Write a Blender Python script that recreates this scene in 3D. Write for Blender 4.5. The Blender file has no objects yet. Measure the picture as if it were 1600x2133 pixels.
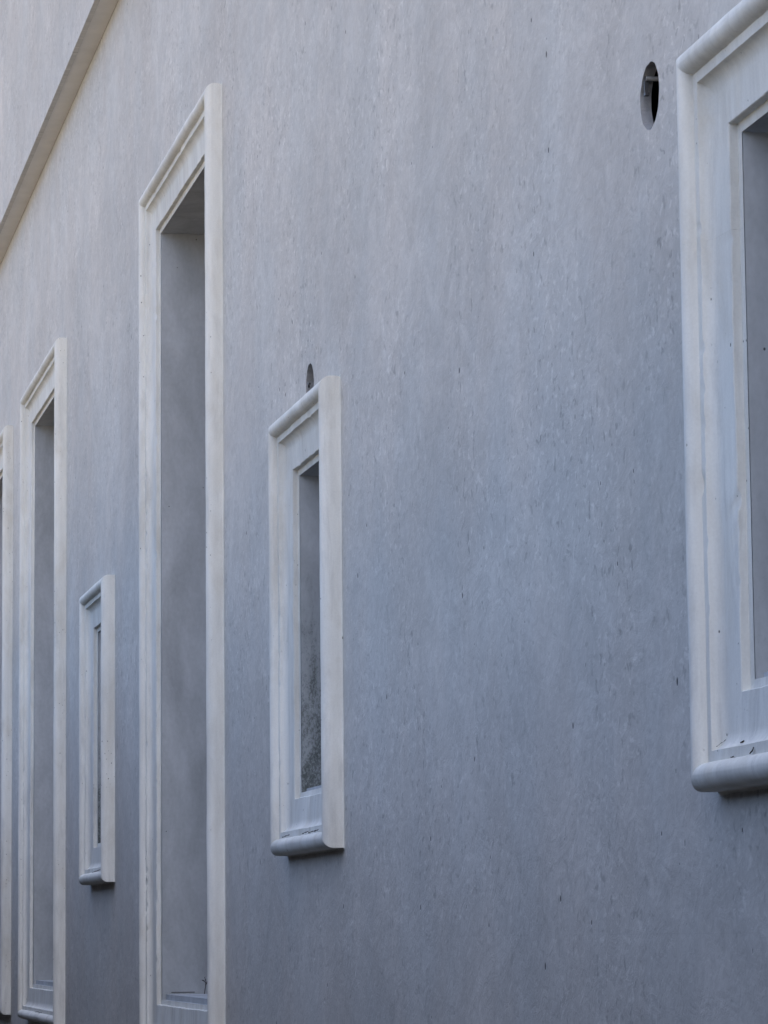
import bpy, bmesh, math, random
from mathutils import Vector, Matrix, noise

random.seed(7)
SC = bpy.context.scene
COL = SC.collection
GH, GY = 2.66, -2.4                         # unseen wall added across the lane to block sky: height, face
EYE = 1.6                                   # eye height above the lane

# ------------------------------------------------------------------ camera
cd = bpy.data.cameras.new('camera')
cam = bpy.data.objects.new('camera', cd)
COL.objects.link(cam)
FW = Vector((-0.9717, 0.1996, 0.1262)).normalized()
RT = Vector((0.2000, 0.9798, -0.0099))
RT = (RT - FW * RT.dot(FW)).normalized()
UP = RT.cross(FW)
M = Matrix((RT, UP, -FW)).transposed().to_4x4()
M.translation = Vector((0, -2.15, EYE))
cam.matrix_world = M
cd.sensor_fit = 'AUTO'
cd.sensor_width = 36.0
cd.lens = 6953.4 / 2133.0 * 36.0
cd.clip_start = 0.05
cd.clip_end = 2000
SC.camera = cam

# ------------------------------------------------------------------ sky, sun, exposure
SUN_EL = math.radians(40)
SUN_AZ = math.radians(40)                   # direction TO the sun, counted from +x towards +y: behind the facade
w = bpy.data.worlds.new('World')
SC.world = w
w.use_nodes = True
nt = w.node_tree
bg = nt.nodes['Background']
sky = nt.nodes.new('ShaderNodeTexSky')
sky.sky_type = 'NISHITA'
sky.sun_disc = False
sky.sun_elevation = SUN_EL
sky.sun_rotation = math.radians(90) - SUN_AZ
sky.air_density = 0.65
sky.dust_density = 7.0
sky.ozone_density = 1.1
nt.links.new(sky.outputs[0], bg.inputs[0])
bg.inputs[1].default_value = 0.12

sl = bpy.data.lights.new('sun', 'SUN')
sl.energy = 3.2
sl.angle = math.radians(0.53)
sl.color = (1.0, 0.95, 0.87)
sun = bpy.data.objects.new('sun', sl)
COL.objects.link(sun)
to_sun = Vector((math.cos(SUN_EL) * math.cos(SUN_AZ), math.cos(SUN_EL) * math.sin(SUN_AZ), math.sin(SUN_EL)))
sun.rotation_euler = to_sun.to_track_quat('Z', 'Y').to_euler()
sun.location = (0, 30, 40)

SC.view_settings.view_transform = 'Standard'
SC.view_settings.look = 'None'
SC.view_settings.gamma = 1.0
SC.view_settings.use_curve_mapping = False
SC.view_settings.exposure = 2.56
SC.cycles.max_bounces = 6
SC.cycles.diffuse_bounces = 4

# ------------------------------------------------------------------ node helpers
class NT:
    def __init__(s, name):
        s.m = bpy.data.materials.new(name)
        s.m.use_nodes = True
        s.t = s.m.node_tree
        s.b = s.t.nodes['Principled BSDF']
        s.tc = s.t.nodes.new('ShaderNodeTexCoord')
    def n(s, typ, **kw):
        nd = s.t.nodes.new(typ)
        for k, v in kw.items():
            if k.startswith('i_'):
                nd.inputs[k[2:].replace('_', ' ')].default_value = v
            else:
                setattr(nd, k, v)
        return nd
    def l(s, a, b):
        s.t.links.new(a, b)
    def coords(s, scale, off=(0, 0, 0), which='Object'):
        mp = s.n('ShaderNodeMapping')
        mp.inputs['Scale'].default_value = scale
        mp.inputs['Location'].default_value = off
        s.l(s.tc.outputs[which], mp.inputs['Vector'])
        return mp.outputs[0]
    def noise(s, scale, detail=3, rough=.55, off=(0, 0, 0), dist=0):
        nd = s.n('ShaderNodeTexNoise')
        nd.inputs['Scale'].default_value = 1
        nd.inputs['Detail'].default_value = detail
        nd.inputs['Roughness'].default_value = rough
        nd.inputs['Distortion'].default_value = dist
        s.l(s.coords(scale, off), nd.inputs['Vector'])
        return nd.outputs['Fac']
    def ramp(s, src, a, b, va=0., vb=1.):
        r = s.n('ShaderNodeMapRange')
        r.inputs[1].default_value = a
        r.inputs[2].default_value = b
        r.inputs[3].default_value = va
        r.inputs[4].default_value = vb
        s.l(src, r.inputs[0])
        return r.outputs[0]
    def math(s, op, a, b=None):
        m = s.n('ShaderNodeMath', operation=op)
        for i, x in enumerate((a, b)):
            if x is None: continue
            if isinstance(x, (int, float)): m.inputs[i].default_value = x
            else: s.l(x, m.inputs[i])
        return m.outputs[0]
    def mix(s, fac, a, b, mode='MIX'):
        m = s.n('ShaderNodeMix', data_type='RGBA', blend_type=mode)
        for sock, x in ((m.inputs[0], fac), (m.inputs[6], a), (m.inputs[7], b)):
            if isinstance(x, (int, float)): sock.default_value = x
            elif isinstance(x, tuple): sock.default_value = (*x, 1)
            else: s.l(x, sock)
        return m.outputs[2]
    def scale_col(s, col, fac):
        v = s.n('ShaderNodeVectorMath', operation='SCALE')
        if isinstance(col, tuple): v.inputs[0].default_value = col
        else: s.l(col, v.inputs[0])
        s.l(fac, v.inputs['Scale'])
        return v.outputs[0]
    def bump(s, h, strength, dist, prev=None):
        b = s.n('ShaderNodeBump')
        b.inputs['Strength'].default_value = strength
        b.inputs['Distance'].default_value = dist
        s.l(h, b.inputs['Height'])
        if prev is not None: s.l(prev, b.inputs['Normal'])
        return b.outputs[0]
    def done(s, col, rough=.9, normal=None, spec=.25):
        if isinstance(col, tuple): s.b.inputs['Base Color'].default_value = (*col, 1)
        else: s.l(col, s.b.inputs['Base Color'])
        if isinstance(rough, float): s.b.inputs['Roughness'].default_value = rough
        else: s.l(rough, s.b.inputs['Roughness'])
        s.b.inputs['Specular IOR Level'].default_value = spec
        if normal is not None: s.l(normal, s.b.inputs['Normal'])
        return s.m

def pits(N, sc, thr_lo, thr_hi, keep, off=(0, 0, 0)):
    """sparse small dark pits: voronoi cells, only some of them carry one; returns mask"""
    v = N.n('ShaderNodeTexVoronoi')
    v.inputs['Scale'].default_value = 1
    v.inputs['Randomness'].default_value = 1
    N.l(N.coords(sc, off), v.inputs['Vector'])
    sep = N.n('ShaderNodeSeparateColor')
    N.l(v.outputs['Color'], sep.inputs[0])
    size = N.ramp(sep.outputs[1], 0, 1, .45, 1.2)
    dd = N.math('DIVIDE', v.outputs['Distance'], size)
    m = N.ramp(dd, thr_lo, thr_hi, 1, 0)
    k = N.math('LESS_THAN', sep.outputs[0], keep)
    return N.math('MULTIPLY', m, k)

def wall_material():
    N = NT('honed_travertine_facing')
    sep = N.n('ShaderNodeSeparateXYZ')
    N.l(N.tc.outputs['Object'], sep.inputs[0])
    def co(sx, sz, ox=0., oz=0.):
        c = N.n('ShaderNodeCombineXYZ')
        N.l(N.math('MULTIPLY_ADD', sep.outputs[0], sx), c.inputs[0])
        N.l(N.math('MULTIPLY_ADD', sep.outputs[2], sz), c.inputs[1])
        c.inputs[0].links[0].from_node.inputs[2].default_value = ox
        c.inputs[1].links[0].from_node.inputs[2].default_value = oz
        return c.outputs[0]
    def nz(sx, sz, detail=2, rough=.55, ox=0., oz=0., dist=0.):
        nd = N.n('ShaderNodeTexNoise', noise_dimensions='2D')
        nd.inputs['Scale'].default_value = 1
        nd.inputs['Detail'].default_value = detail
        nd.inputs['Roughness'].default_value = rough
        nd.inputs['Distortion'].default_value = dist
        N.l(co(sx, sz, ox, oz), nd.inputs['Vector'])
        return nd.outputs['Fac']
    def pit(sx, sz, lo, hi, keep, ox, oz):
        v = N.n('ShaderNodeTexVoronoi', voronoi_dimensions='2D')
        v.inputs['Scale'].default_value = 1
        N.l(co(sx, sz, ox, oz), v.inputs['Vector'])
        sc = N.n('ShaderNodeSeparateColor')
        N.l(v.outputs['Color'], sc.inputs[0])
        dd = N.math('DIVIDE', v.outputs['Distance'], N.ramp(sc.outputs[1], 0, 1, .35, 1.3))
        return N.math('MULTIPLY', N.ramp(dd, lo, hi, 1, 0), N.math('LESS_THAN', sc.outputs[0], keep))
    fine = nz(44, 46, 3, .65, 0, 0, .5)
    mid = nz(13, 15, 3, .65, 3, 7, .8)
    patch = nz(2.8, 3.4, 5, .66, 11, 2, 1.0)
    cloud = nz(.9, .6, 2, .55, 5, 1)
    light = nz(26, 30, 2, .6, 21, 4, .3)
    dark = nz(24, 24, 2, .6, 31, 9, .3)
    where = N.ramp(nz(1.6, 1.2, 3, .6, 41, 3), .38, .62, .15, 1)         # dashes come in fields
    oi = N.n('ShaderNodeObjectInfo')
    val = N.ramp(fine, .3, .7, .96, 1.04)
    val = N.math('MULTIPLY', val, N.ramp(mid, .3, .7, .955, 1.045))
    val = N.math('MULTIPLY', val, N.ramp(patch, .38, .62, .955, 1.045))
    val = N.math('MULTIPLY', val, N.ramp(nz(4, 5, 4, .55, 71, 6, 1.5), .48, .53, .98, 1.02))   # trowelled fill
    val = N.math('MULTIPLY', val, N.ramp(cloud, .3, .7, .94, 1.06))
    val = N.math('MULTIPLY', val, N.ramp(oi.outputs['Random'], 0, 1, .972, 1.025))
    val = N.math('ADD', val, N.math('MULTIPLY', N.ramp(light, .60, .68, 0, .17), where))
    val = N.math('SUBTRACT', val, N.math('MULTIPLY', N.ramp(dark, .625, .71, 0, .25), where))
    tint = N.mix(N.ramp(nz(2.0, 1.0, 2, .6, 17, 3), .35, .65), WALL_A, WALL_B)
    col = N.scale_col(tint, val)
    field = N.ramp(nz(1.5, 1.5, 2, .6, 61, 8), .44, .58, .1, 1)
    pp = N.math('MAXIMUM', pit(6.5, 4.6, .024, .040, .22, 0, 0), N.math('MULTIPLY', pit(17, 10, .035, .075, .07, 4, 9), .5))
    pp = N.math('MULTIPLY', pp, N.math('GREATER_THAN', N.math('ADD', field, .2), .5))
    col = N.mix(N.math('MULTIPLY', pp, .85), col, (.045, .045, .05))
    hgt = N.math('ADD', N.math('MULTIPLY', fine, .5), N.math('MULTIPLY', mid, .8))
    hgt = N.math('ADD', hgt, N.math('MULTIPLY', patch, 1.2))
    hgt = N.math('SUBTRACT', hgt, N.math('MULTIPLY', pp, 2.0))
    return N.done(col, .85, N.bump(hgt, .6, .0035), .25)

WALL_A = (.515, .495, .46)
WALL_B = (.50, .495, .47)

def frame_material():
    N = NT('cast_white_stone')
    streak = N.noise((40, 40, 3), 3, .6)
    cloud = N.noise((6, 6, 2.5), 4, .6, (3, 1, 2), .3)
    grain = N.noise((160, 160, 160), 2, .6)
    val = N.math('MULTIPLY', N.ramp(streak, .3, .7, .95, 1.04), N.ramp(cloud, .3, .7, .90, 1.07))
    val = N.math('MULTIPLY', val, N.ramp(grain, .3, .7, .97, 1.03))
    tint = N.mix(N.ramp(N.noise((7, 7, 3), 5, .65, (8, 2, 5), .6), .46, .70), (.68, .685, .65), (.615, .605, .555))
    grime = N.ramp(N.noise((13, 13, 2.2), 5, .7, (18, 5, 2), .5), .53, .70, 0, .45)
    tint = N.mix(grime, tint, (.44, .445, .43))
    col = N.scale_col(tint, val)
    p = pits(N, (60, 60, 45), .10, .17, .22)
    p2 = pits(N, (22, 22, 16), .05, .085, .16, (7, 3, 1))
    blot = N.ramp(N.noise((5, 5, 2.2), 3, .6, (1, 7, 3)), .5, .6)
    pp = N.math('MAXIMUM', N.math('MULTIPLY', p, blot), p2)
    col = N.mix(N.math('MULTIPLY', pp, .85), col, (.06, .06, .06))
    h = N.math('SUBTRACT', N.math('ADD', N.math('MULTIPLY', cloud, .8), N.math('MULTIPLY', grain, .15)), pp)
    nb = N.bump(h, .7, .0035)
    return N.done(col, .93, nb, .12)

def reveal_material():
    N = NT('raw_grey_render')
    cloud = N.noise((5, 5, 2.2), 5, .6, (3, 1, 2), .4)
    fine = N.noise((60, 60, 40), 3, .6)
    val = N.math('MULTIPLY', N.ramp(cloud, .3, .7, .80, 1.17), N.ramp(fine, .3, .7, .95, 1.05))
    col = N.scale_col((.46, .485, .505), val)
    gen = N.n('ShaderNodeSeparateXYZ')
    N.l(N.tc.outputs['Generated'], gen.inputs[0])
    low = N.ramp(gen.outputs[2], .02, .80, .34, -.22)          # algae and grime gather at the foot
    spread = N.noise((11, 11, 5), 4, .65, (9, 4, 6), .5)
    sp = N.noise((150, 150, 95), 3, .7, (2, 4, 6))
    wash = N.ramp(N.math('ADD', low, spread), .42, .86)
    oi = N.n('ShaderNodeObjectInfo')
    damp = N.ramp(oi.outputs['Object Index'], 0, 1, .18, 1)
    wash = N.math('MULTIPLY', wash, damp)
    col = N.mix(N.math('MULTIPLY', wash, .75), col, (.175, .20, .19))
    gm = N.math('MULTIPLY', N.ramp(N.math('ADD', sp, N.math('MULTIPLY', wash, .22)), .60, .74), wash)
    col = N.mix(N.math('MULTIPLY', gm, .75), col, (.07, .08, .075))
    p2 = pits(N, (16, 16, 12), .03, .05, .14, (7, 3, 1))
    col = N.mix(N.math('MULTIPLY', p2, .85), col, (.05, .05, .05))
    nb = N.bump(N.math('SUBTRACT', N.math('ADD', cloud, N.math('MULTIPLY', fine, .3)), p2), .5, .003)
    return N.done(col, .92, nb, .2)

def plain(name, c, amp=.1, sc=(6, 6, 6), rough=.9, spec=.25, bump=.003):
    N = NT(name)
    a = N.noise(sc, 5, .6)
    col = N.scale_col(c, N.ramp(a, .3, .7, 1 - amp, 1 + amp))
    return N.done(col, rough, N.bump(a, .4, bump), spec)

MAT = {
    'hole_shade': plain('hole_shade_grey', (.30, .305, .31), .15, (40, 40, 40)),  # wall stone darkened: shade of the hole lining put into the colour
    'wall': wall_material(),
    'frame': frame_material(),
    'reveal': reveal_material(),
    'soffit': plain('soffit_bounce_tint', (.66, .645, .61), .06, (5, 5, 5)),  # beige stands in for warm light bounced up from the ground
    'backing': plain('dark_block_wall', (.06, .06, .06), .15),
    'ground': plain('pale_sandy_ground', (.155, .135, .105), .12, (.6, .6, .6)),
    'lane': plain('lane_asphalt', (.085, .078, .07), .15, (8, 8, 8)),
    'blocker': plain('blocker_wall_render', (.055, .058, .06), .15, (2, 2, 2)),  # added sky blocker, kept dark to limit bounce onto the facade
    'coping': plain('blocker_wall_coping', (.30, .29, .27), .1, (6, 6, 6)),
    'metal': plain('dull_zinc', (.28, .28, .27), .15, (50, 50, 50), .6, .4),
    'sash': plain('dark_painted_sash', (.05, .05, .052), .08, (20, 20, 20), .5, .4),
    'leaf': plain('dry_leaf', (.05, .042, .035), .25, (200, 200, 200), .8, .2),
    'twig': plain('dry_twig', (.035, .03, .028), .25, (200, 200, 200), .8, .2),
}
gl = NT('dark_glass')
MAT['glass'] = gl.done((.02, .022, .025), .06, None, .5)

# ------------------------------------------------------------------ mesh helpers
def add(name, bm, mat, parent=None, smooth=None):
    me = bpy.data.meshes.new(name)
    bmesh.ops.recalc_face_normals(bm, faces=bm.faces[:])
    bm.to_mesh(me)
    bm.free()
    me.materials.append(MAT[mat])
    if smooth is not None:
        me.shade_smooth()
        me.set_sharp_from_angle(angle=math.radians(smooth))
    o = bpy.data.objects.new(name, me)
    COL.objects.link(o)
    if parent is not None:
        o.parent = parent
        o.matrix_parent_inverse = WORLD[parent.name].inverted()
    WORLD[o.name] = Matrix()
    return o
WORLD = {}

def box(bm, a, b):
    vs = [bm.verts.new((x, y, z)) for x in (a[0], b[0]) for y in (a[1], b[1]) for z in (a[2], b[2])]
    for f in ((0, 1, 3, 2), (4, 6, 7, 5), (0, 4, 5, 1), (2, 3, 7, 6), (0, 2, 6, 4), (1, 5, 7, 3)):
        bm.faces.new([vs[i] for i in f])

def boxes(name, lst, mat, parent=None):
    bm = bmesh.new()
    for a, b in lst: box(bm, a, b)
    return add(name, bm, mat, parent)

def plate(x0, x1, z0, z1, yf, th, openings, step=None):
    """upright plate in the wall plane with rectangular openings, one closed mesh"""
    xs = {x0, x1}
    zs = {z0, z1}
    for (a, b, c, d) in openings:
        if b <= x0 or a >= x1 or d <= z0 or c >= z1: continue
        xs |= {max(a, x0), min(b, x1)}
        zs |= {max(c, z0), min(d, z1)}
    xs, zs = sorted(xs), sorted(zs)
    def solid(i, j):
        if i < 0 or j < 0 or i >= len(xs) - 1 or j >= len(zs) - 1: return False
        cx, cz = (xs[i] + xs[i + 1]) / 2, (zs[j] + zs[j + 1]) / 2
        return not any(a < cx < b and c < cz < d for (a, b, c, d) in openings)
    cells = [(i, j) for i in range(len(xs) - 1) for j in range(len(zs) - 1) if solid(i, j)]
    left, out = set(cells), []
    while left:                              # one mesh per connected piece
        todo, piece = [min(left)], []
        left.discard(todo[0])
        while todo:
            i, j = todo.pop()
            piece.append((i, j))
            for q in ((i + 1, j), (i - 1, j), (i, j + 1), (i, j - 1)):
                if q in left:
                    left.discard(q)
                    todo.append(q)
        bm = bmesh.new()
        V = {}
        def v(i, j, k):
            if (i, j, k) not in V: V[i, j, k] = bm.verts.new((xs[i], yf + k * th, zs[j]))
            return V[i, j, k]
        for i, j in piece:
            for k in (0, 1):
                bm.faces.new([v(i, j, k), v(i + 1, j, k), v(i + 1, j + 1, k), v(i, j + 1, k)])
            for (di, dj, p, q) in ((-1, 0, (i, j), (i, j + 1)), (1, 0, (i + 1, j), (i + 1, j + 1)),
                                   (0, -1, (i, j), (i + 1, j)), (0, 1, (i, j + 1), (i + 1, j + 1))):
                if not solid(i + di, j + dj):
                    bm.faces.new([v(*p, 0), v(*q, 0), v(*q, 1), v(*p, 1)])
        out.append(bm)
    return out

# ------------------------------------------------------------------ the setting
def structure(o, kind='structure'):
    o['kind'] = kind
    return o
bm = bmesh.new()
vs = [bm.verts.new(p) for p in ((-400, -400, -.01), (400, -400, -.01), (400, 400, -.01), (-400, 400, -.01))]
bm.faces.new(vs)
structure(add('ground', bm, 'ground'))
structure(boxes('lane', [((-60, GY - .1, -.3), (30, .15, 0))], 'lane'))

# ------------------------------------------------------------------ the building
bld = bpy.data.objects.new('building', None)
bld.location = (-14, 0, 0)
COL.objects.link(bld)
WORLD['building'] = Matrix.Translation((-14, 0, 0))
bld['label'] = 'grey rendered building with white moulded window surrounds and a slightly overhanging upper storey'
bld['category'] = 'building'

X0, X1 = -34.0, 12.0
ZB = EYE + 5.029                             # underside of the overhang
OV = .128
TOP = 10.5
ZCT, ZCB = EYE + 1.9255, EYE + .3009
ZTT, ZTB = EYE + 3.6387, EYE - .5121
# outer edges of the surrounds: (kind, near edge, width)
WINS = [
    ('small', -5.795, 1.112, 'window at the right edge of the picture, with the largest white moulded surround'),
    ('small', -11.188, 1.114, 'short white framed window under the half hidden round hole'),
    ('tall', -13.826, 2.266, 'tallest looking white framed window, right of the other tall ones'),
    ('small', -17.597, 1.105, 'short narrow looking white framed window between the two tall windows'),
    ('tall', -20.013, 2.31, 'tall white framed window left of the smallest looking window'),
    ('tall', -23.549, 2.28, 'tall white framed window cut off by the left edge of the picture'),
]
RECT = []
for k, xn, wd, lb in WINS:
    z0, z1 = (ZCB, ZCT) if k == 'small' else (ZTB, ZTT)
    RECT.append((xn - wd, xn, z0, z1))
HOLES = [(-7.333, EYE + 1.9427, .0795), (-11.7835, EYE + 1.9916, .0795)]

def inset(r, u): return (r[0] + u, r[1] - u, r[2] + u, r[3] - u)

# facing courses, 27 mm thick, hung in front of the block wall
CH = .505
JT = .00004                                  # half a joint: the courses are butted tight
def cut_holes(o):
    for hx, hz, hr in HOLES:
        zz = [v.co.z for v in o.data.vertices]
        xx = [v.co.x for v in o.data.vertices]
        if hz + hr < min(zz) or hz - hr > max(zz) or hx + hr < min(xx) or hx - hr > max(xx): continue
        bm = bmesh.new()
        bmesh.ops.create_cone(bm, cap_ends=True, segments=56, radius1=hr, radius2=hr, depth=.3)
        for v in bm.verts:
            a = math.atan2(v.co.y, v.co.x)
            k = 1 + .012 * math.sin(3 * a + hx) + .010 * math.sin(7 * a) + .009 * math.sin(13 * a + 2)
            v.co.x *= k
            v.co.y *= k
        bmesh.ops.rotate(bm, verts=bm.verts[:], matrix=Matrix.Rotation(math.pi / 2, 3, 'X'))
        bmesh.ops.translate(bm, verts=bm.verts[:], vec=(hx, 0, hz))
        me = bpy.data.meshes.new('cutter')
        bm.to_mesh(me)
        bm.free()
        c = bpy.data.objects.new('cutter', me)
        COL.objects.link(c)
        md = o.modifiers.new('cut', 'BOOLEAN')
        md.operation = 'DIFFERENCE'
        md.solver = 'EXACT'
        md.object = c
        dg = bpy.context.evaluated_depsgraph_get()
        new = bpy.data.meshes.new_from_object(o.evaluated_get(dg))
        o.modifiers.clear()
        o.data = new
        new.materials.append(MAT['hole_shade'])
        for p in new.polygons:               # drilled edge gets a darker colour for the shade inside the hole
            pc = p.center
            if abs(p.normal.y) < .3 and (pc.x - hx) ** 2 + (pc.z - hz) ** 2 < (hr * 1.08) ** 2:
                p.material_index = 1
        bpy.data.objects.remove(c)
cl_open = [inset(r, .10) for r in RECT]
z = EYE - 3 * CH
first = True
while z < ZB - .01:
    z1 = min(z + CH, ZB)
    zlo = 0.0 if first else z + JT
    for bm in plate(X0, X1, zlo, z1 - JT, random.uniform(-.0001, .0001), .027, cl_open):
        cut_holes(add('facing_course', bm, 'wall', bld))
    z = z1
    first = False
z = ZB
while z < TOP - .01:
    z1 = min(z + CH, TOP)
    for bm in plate(X0, X1, z + JT, z1 - JT, -OV + random.uniform(-.0003, .0003), .03, []):
        add('upper_facing_course', bm, 'wall', bld)
    z = z1
# soffit of the overhang, behind the lowest upper course
boxes('soffit', [((X0, -OV + .031, ZB + .003), (X1, .0, ZB + .06))], 'soffit', bld)
boxes('parapet_coping', [((X0 - .05, -OV - .05, TOP + .001), (X1 + .05, .5, TOP + .09))], 'frame', bld)
# block wall behind the facing, roof, side and rear walls
for bm in plate(X0, X1, 0, TOP - .001, .115, .22, [inset(r, .19) for r in RECT]):
    add('block_wall', bm, 'backing', bld)
boxes('roof_slab', [((X0, .336, TOP - .3), (X1, 9, TOP - .002))], 'backing', bld)
boxes('side_wall', [((X0, .337, 0), (X0 + .25, 9, TOP - .302))], 'wall', bld)
boxes('side_wall', [((X1 - .25, .337, 0), (X1, 9, TOP - .302))], 'wall', bld)
boxes('rear_wall', [((X0 + .252, 8.75, 0), (X1 - .252, 9, TOP - .302))], 'wall', bld)

# ---- moulded surround: profile (u inwards from the outer edge, h out from the wall)
def profile():
    P = [(-.006, .0003), (-.0038, .0011), (-.0016, .0024), (.0004, .0052), (0, .020), (0, .038)]   # caulked foot first
    for i in range(1, 8):                    # outer round
        a = math.radians(180 - 90 * i / 7)
        P.append((.034 + .034 * math.cos(a), .038 + .034 * math.sin(a)))
    for i in range(0, 8):                    # inner round
        a = math.radians(90 - 86 * i / 7)
        P.append((.0345 + .0255 * math.cos(a), .044 + .028 * math.sin(a)))
    P += [(.061, .0435), (.084, .0425)]      # fillet
    for i in range(0, 9):                    # cove
        a = math.radians(90 * i / 8)
        P.append((.1235 - .0385 * math.cos(a), .0405 - .0265 * math.sin(a)))
    P += [(.150, .013), (.201, .0105), (.203, .008), (.2035, -.009), (.226, -.0115)]
    return P
PROF = profile()

def jit(s, u, seed):
    a = noise.noise(Vector((s * 2.3, u * 20, seed))) * .0021
    b = noise.noise(Vector((s * 11, u * 35, seed + 9))) * .0010
    c = noise.noise(Vector((s * 23, u * 9, seed + 5))) * .0022 if u % 5 > .19 else 0
    return a + b + c

def member(rect, side, seg=None, off=0.0):
    """one mitred length of the surround; seg=(a,b) limits a jamb segment (world z), None = mitre end"""
    x0, x1, z0, z1 = rect
    bm = bmesh.new()
    lo, hi = (z0, z1) if side in 'LR' else (x0, x1)
    n = max(6, int((hi - lo) / .016))
    a, b = seg if seg else (None, None)
    seed = (x0 * 7.31 + 'LRTB'.index(side) * 13.7) % 97
    rows = []
    for i in range(n + 1):
        f = i / n
        row = []
        for (u, h) in PROF:
            s0 = lo + u if a is None else a
            s1 = hi - u if b is None else b
            s = s0 + (s1 - s0) * f
            e = min(s - lo, hi - s)
            fade = max(0., min(1., (e - .23) / .15))
            j = jit(s, u, seed) * fade if h > -.003 and u > -.0005 else 0
            hh = h + j + (off if h > -.003 and u > -.0005 else 0)
            if u < -.0005:
                uu = u + noise.noise(Vector((s * 9, 3.1, seed))) * .0035 + noise.noise(Vector((s * 33, 7.7, seed))) * .002
                hh = max(.0006, hh)
            else:
                uu = u + (jit(s, u + 5, seed + 3) * fade if .002 < u < .22 else 0)
            if u in (.061, .084, .201, .203) or abs(u - .085) < .0006:     # chipped arrises
                k = noise.noise(Vector((s * 27, u * 60, seed + 31)))
                if k > .30: hh -= (k - .30) * .014 * fade
            if side == 'L': p = (x0 + uu, -hh, s)
            elif side == 'R': p = (x1 - uu, -hh, s)
            elif side == 'T': p = (s, -hh, z1 - uu)
            else: p = (s, -hh, z0 + uu)
            row.append(bm.verts.new(p))
        rows.append(row)
    for i in range(n):
        for k in range(len(PROF) - 1):
            bm.faces.new([rows[i][k], rows[i][k + 1], rows[i + 1][k + 1], rows[i + 1][k]])
    return bm

def fix_normals(o, rect):
    """open swept strips: make them face the lane"""
    me = o.data
    s = sum(p.normal.y * p.area for p in me.polygons)
    if s > 0:
        me.flip_normals()

for wi, (kind, xn, wd, lb) in enumerate(WINS):
    R = RECT[wi]
    ri = inset(R, .226)
    ro = inset(R, .172)
    # reveal: a rectangular tube through the wall
    bm = bmesh.new()
    y0, y1 = .0115, .345
    def loop(r, y): return [bm.verts.new(p) for p in ((r[0], y, r[2]), (r[1], y, r[2]), (r[1], y, r[3]), (r[0], y, r[3]))]
    A, B, Cc, D = loop(ri, y0 + .002), loop(ri, y1), loop(ro, y1), loop(ro, y0 + .002)
    for P, Q in ((A, B), (B, Cc), (Cc, D), (D, A)):
        for i in range(4):
            bm.faces.new([P[i], P[(i + 1) % 4], Q[(i + 1) % 4], Q[i]])
    win = add('window', bm, 'reveal', bld)
    win['label'] = lb
    win.pass_index = 1 if wi in (1, 3) else 0
    # surround
    joints = []
    if kind == 'small': zj = [R[2] + 1.19 + .03 * wi]
    else: zj = [R[2] + 1.28, R[2] + 2.75]
    cuts = [None] + zj + [None]
    for side in 'LR':
        for q in range(len(cuts) - 1):
            a, b = cuts[q], cuts[q + 1]
            sg = (None if a is None else a + .00015, None if b is None else b - .00015)
            o = add('jamb', member(R, side, sg if (a or b) else None, 0), 'frame', win, 30)
            fix_normals(o, R)
    o = add('head', member(R, 'T'), 'frame', win, 30); fix_normals(o, R)
    o = add('sill', member(R, 'B'), 'frame', win, 30); fix_normals(o, R)
    # sash and glass at the back of the reveal
    fr = .055
    yb = .285
    xi0, xi1, zi0, zi1 = ri
    boxes('sash', [((xi0, yb, zi0), (xi0 + fr, yb + .05, zi1)), ((xi1 - fr, yb, zi0), (xi1, yb + .05, zi1)),
                   ((xi0 + fr, yb + .001, zi0), (xi1 - fr, yb + .049, zi0 + fr)),
                   ((xi0 + fr, yb + .001, zi1 - fr), (xi1 - fr, yb + .049, zi1)),
                   (((xi0 + xi1) / 2 - .03, yb + .002, zi0 + fr), ((xi0 + xi1) / 2 + .03, yb + .048, zi1 - fr))], 'sash', win)
    for q in (0, 1):
        a = xi0 + fr if q == 0 else (xi0 + xi1) / 2 + .03
        b = (xi0 + xi1) / 2 - .03 if q == 0 else xi1 - fr
        boxes('pane', [((a, yb + .02, zi0 + fr), (b, yb + .026, zi1 - fr))], 'glass', win)
    # mortar bed of the inner ledge
    boxes('ledge', [((xi0 + .002, .03, zi0), (xi1 - .002, yb - .001, zi0 + (.026 if kind == 'tall' else .014)))], 'reveal', win)

# ------------------------------------------------------------------ fixings inside the round holes
def tube(bm, pts, rad, seg=8):
    rings = []
    for i, p in enumerate(pts):
        p = Vector(p)
        d = (Vector(pts[min(i + 1, len(pts) - 1)]) - Vector(pts[max(i - 1, 0)])).normalized()
        a = d.orthogonal().normalized()
        b = d.cross(a)
        r = rad[i] if isinstance(rad, (list, tuple)) else rad
        rings.append([bm.verts.new(p + (a * math.cos(2 * math.pi * k / seg) + b * math.sin(2 * math.pi * k / seg)) * r) for k in range(seg)])
    for i in range(len(rings) - 1):
        for k in range(seg):
            bm.faces.new([rings[i][k], rings[i][(k + 1) % seg], rings[i + 1][(k + 1) % seg], rings[i + 1][k]])
    bm.faces.new(rings[0][::-1])
    bm.faces.new(rings[-1])
bm = bmesh.new()
tube(bm, [(-7.381, .006, 3.5965), (-7.378, .030, 3.596), (-7.372, .075, 3.5975), (-7.366, .116, 3.599)], [.0055, .0058, .0062, .0065], 12)
rod = add('anchor_rod', bm, 'metal', bld, 40)
rod['label'] = 'dull metal rod inside the round hole beside the large surround'
bm = bmesh.new()
box(bm, (-7.390, .003, 3.562), (-7.384, .012, 3.606))
box(bm, (-7.3905, .002, 3.556), (-7.376, .0125, 3.5625))
add('strap', bm, 'sash', rod)
bm = bmesh.new()
box(bm, (-11.848, .004, 3.601), (-11.826, .011, 3.607))
box(bm, (-11.848, .004, 3.592), (-11.844, .011, 3.6012))
clip = add('fixing_clip', bm, 'sash', bld)

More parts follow.
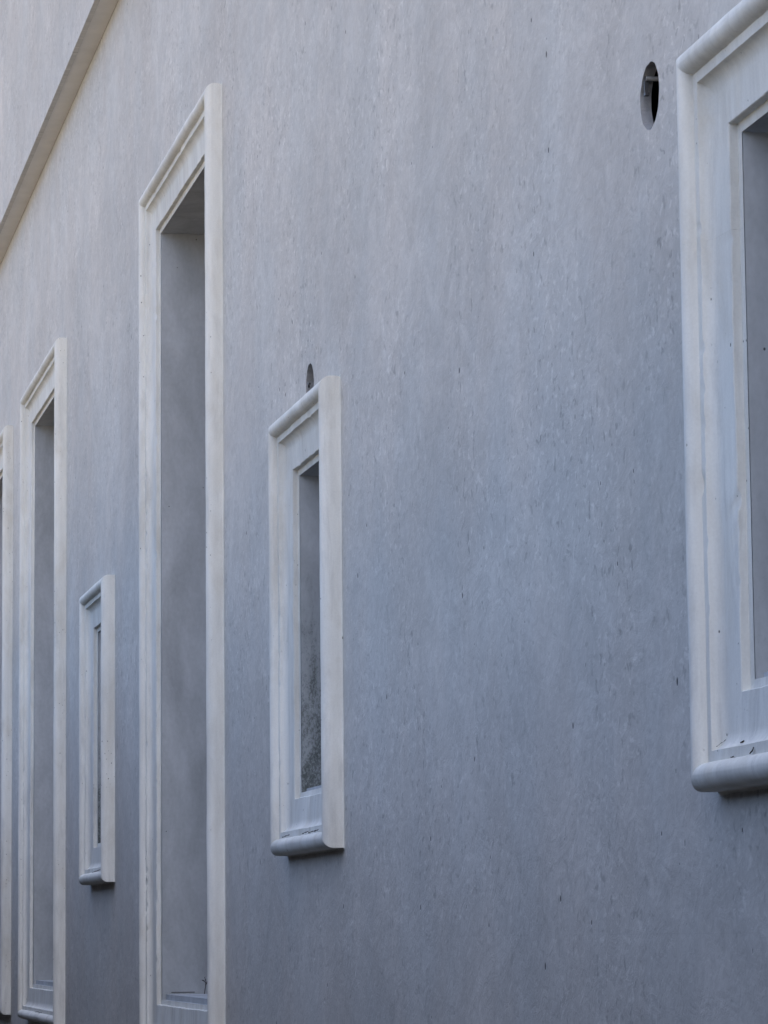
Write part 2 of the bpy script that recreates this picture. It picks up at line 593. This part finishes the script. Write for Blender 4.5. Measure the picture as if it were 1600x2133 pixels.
# weep slot in the tall window with the weed
bm = bmesh.new()
box(bm, (-15.8665, .0566, 1.3462), (-15.8645, .169, 1.3498))
add('weep_slot', bm, 'sash', bpy.data.objects['window.002'])

# ------------------------------------------------------------------ unseen wall added across the lane to darken the lower facade
gw = boxes('blocker_wall', [((-60, GY - .35, 0), (-14.001, GY, GH + .65)), ((-14, GY - .349, 0), (30, GY - .001, GH))], 'blocker')  # far section stepped up to darken the lower left facade
gw['label'] = 'unseen wall added across the lane to shade the facade'
gw['category'] = 'wall'
boxes('coping', [((-60.03, GY - .4, GH + .651), (-13.95, GY + .05, GH + .72))], 'coping', gw)
boxes('coping', [((-13.949, GY - .4, GH + .001), (30.03, GY + .05, GH + .07))], 'coping', gw)

# ------------------------------------------------------------------ litter on the sills
def thing(o, label, cat, group=None):
    o['label'] = label
    o['category'] = cat
    if group: o['group'] = group
def twig(p, ln, ang, rise, label, r=.0022):
    bm = bmesh.new()
    n = 6
    pts = []
    for i in range(n + 1):
        t = i / n - .5
        pts.append((p[0] + ln * t * math.cos(ang), p[1] + ln * t * math.sin(ang) + .0006 * math.sin(i * 1.9),
                    p[2] + r + rise * (t + .5) + .0006 * math.sin(i * 2.3 + 1) ** 2))
    tube(bm, pts, [r * (.65 + .35 * math.sin(2.2 * i + ln * 90)) for i in range(n + 1)], 6)
    thing(add('twig', bm, 'twig', None, 60), label, 'twig', 'twigs on the sills')
def leaf(p, ln, wd, yaw, tilt, label):
    """dry curled leaf: a bent blade with a midrib fold, two-sided, standing on its edge"""
    bm = bmesh.new()
    n = 7
    rot = Matrix.Rotation(yaw, 3, 'Z') @ Matrix.Rotation(-tilt, 3, 'Y')
    rows = []
    for i in range(n + 1):
        t = i / n
        w_ = wd * math.sin(math.pi * min(1, t * .93 + .07)) ** .8 * .5
        row = []
        for k in (-1, -.5, 0, .5, 1):
            q = Vector((ln * t, w_ * k, .22 * wd * abs(k) + .25 * ln * (t - .5) ** 2 + .04 * wd * math.sin(9 * t + k)))
            row.append(rot @ q + Vector(p))
        rows.append(row)
    lo = min(v.z for r_ in rows for v in r_)
    vs = [[bm.verts.new(v + Vector((0, 0, p[2] - lo))) for v in r_] for r_ in rows]
    for i in range(n):
        for k in range(4):
            bm.faces.new([vs[i][k], vs[i][k + 1], vs[i + 1][k + 1], vs[i + 1][k]])
    bmesh.ops.solidify(bm, geom=bm.faces[:], thickness=.0006)
    thing(add('dry_leaf', bm, 'leaf', None, 60), label, 'leaf', 'dry leaves on the sills')
# sill of the short window below the half hidden hole
twig((-12.040, -0.0540, 1.9620), 0.085, 0.12, 0.006, 'dark twig at the far end of the sill under the half hidden hole')
twig((-11.640, -0.0540, 1.9620), 0.070, 0.12, 0.006, 'shorter of two dark twigs lying together on the sill under the half hidden hole')
twig((-11.500, -0.0540, 1.9610), 0.090, 0.12, 0.006, 'longer of two dark twigs lying together on the sill under the half hidden hole')
twig((-11.425, -0.0540, 1.9620), 0.055, 0.12, 0.006, 'dark twig nearest the camera on the sill under the half hidden hole')
# sill of the smallest looking window
twig((-18.060, -0.0540, 1.9585), 0.100, 0.12, 0.006, 'thin dark twig on the sill of the smallest looking window, farthest of three')
twig((-17.970, -0.0540, 1.9605), 0.120, 0.12, 0.006, 'long curved dark twig in the middle of the smallest looking sill')
twig((-17.890, -0.0540, 1.9620), 0.080, 0.12, 0.006, 'short dark twig at the near end of the smallest looking sill')
# sill of the second tall window
twig((-21.190, -0.0540, 1.1485), 0.110, 0.12, 0.006, 'dark twig on the low rounded sill near the left edge, left one')
twig((-21.000, -0.0540, 1.1465), 0.100, 0.12, 0.006, 'dark twig on the low rounded sill near the left edge, right one')
# sill of the large window at the right edge
leaf((-6.531, -.050, 1.9620), .016, .010, 1.2, 1.0, 'dark dry leaf standing upright on the rounded sill at the right edge')
leaf((-6.663, -.0285, 1.9920), .014, .008, .3, .3, 'small dry leaf on the inner step of the right edge sill')
leaf((-6.823, -.026, 2.0020), .021, .011, 1.9, 1.1, 'dry leaf leaning in the lower left corner of the surround at the right edge')
twig((-6.790, -.031, 1.9915), .022, .9, .014, 'tiny bent twig below the leaf in the lower left corner of the right surround', .0009)
leaf((-6.668, -.049, 1.9620), .010, .007, .4, .2, 'tiny crumb of dry leaf on the rounded sill at the right edge')
# withered weed in the tall window
bm = bmesh.new()
zl = EYE - .5121 + .226 + .026
tube(bm, [(-15.80, .205, zl - .002), (-15.803, .210, zl + .03), (-15.812, .214, zl + .055), (-15.810, .209, zl + .078)], [.0022, .002, .0018, .0012], 6)
tube(bm, [(-15.812, .214, zl + .05), (-15.82, .205, zl + .062), (-15.825, .198, zl + .064)], [.0016, .0026, .001], 6)
tube(bm, [(-15.808, .212, zl + .04), (-15.80, .220, zl + .058), (-15.79, .224, zl + .05)], [.0016, .003, .001], 6)
weed = add('dry_weed', bm, 'twig', None, 60)
thing(weed, 'dark withered weed at the foot of the tallest looking window opening', 'weed')
bm = bmesh.new()
for k, (dx, dy, dz, r_) in enumerate(((0, .209, .078, .006), (-.012, .199, .064, .005), (.01, .222, .055, .007), (-.004, .214, .066, .006))):
    c = Vector((-15.81 + dx, dy, zl + dz))
    a = Vector((math.cos(k * 2.1), math.sin(k * 2.1), .4)) * r_
    b = Vector((-math.sin(k * 1.3), math.cos(k * 1.3), .8)) * r_
    vs = [bm.verts.new(q) for q in (c - a, c + b * .6, c + a, c - b * .6, c + a.cross(b).normalized() * .0015)]
    for q in ((0, 1, 4), (1, 2, 4), (2, 3, 4), (3, 0, 4), (3, 2, 1, 0)):
        bm.faces.new([vs[i_] for i_ in q])
add('foliage', bm, 'leaf', weed)
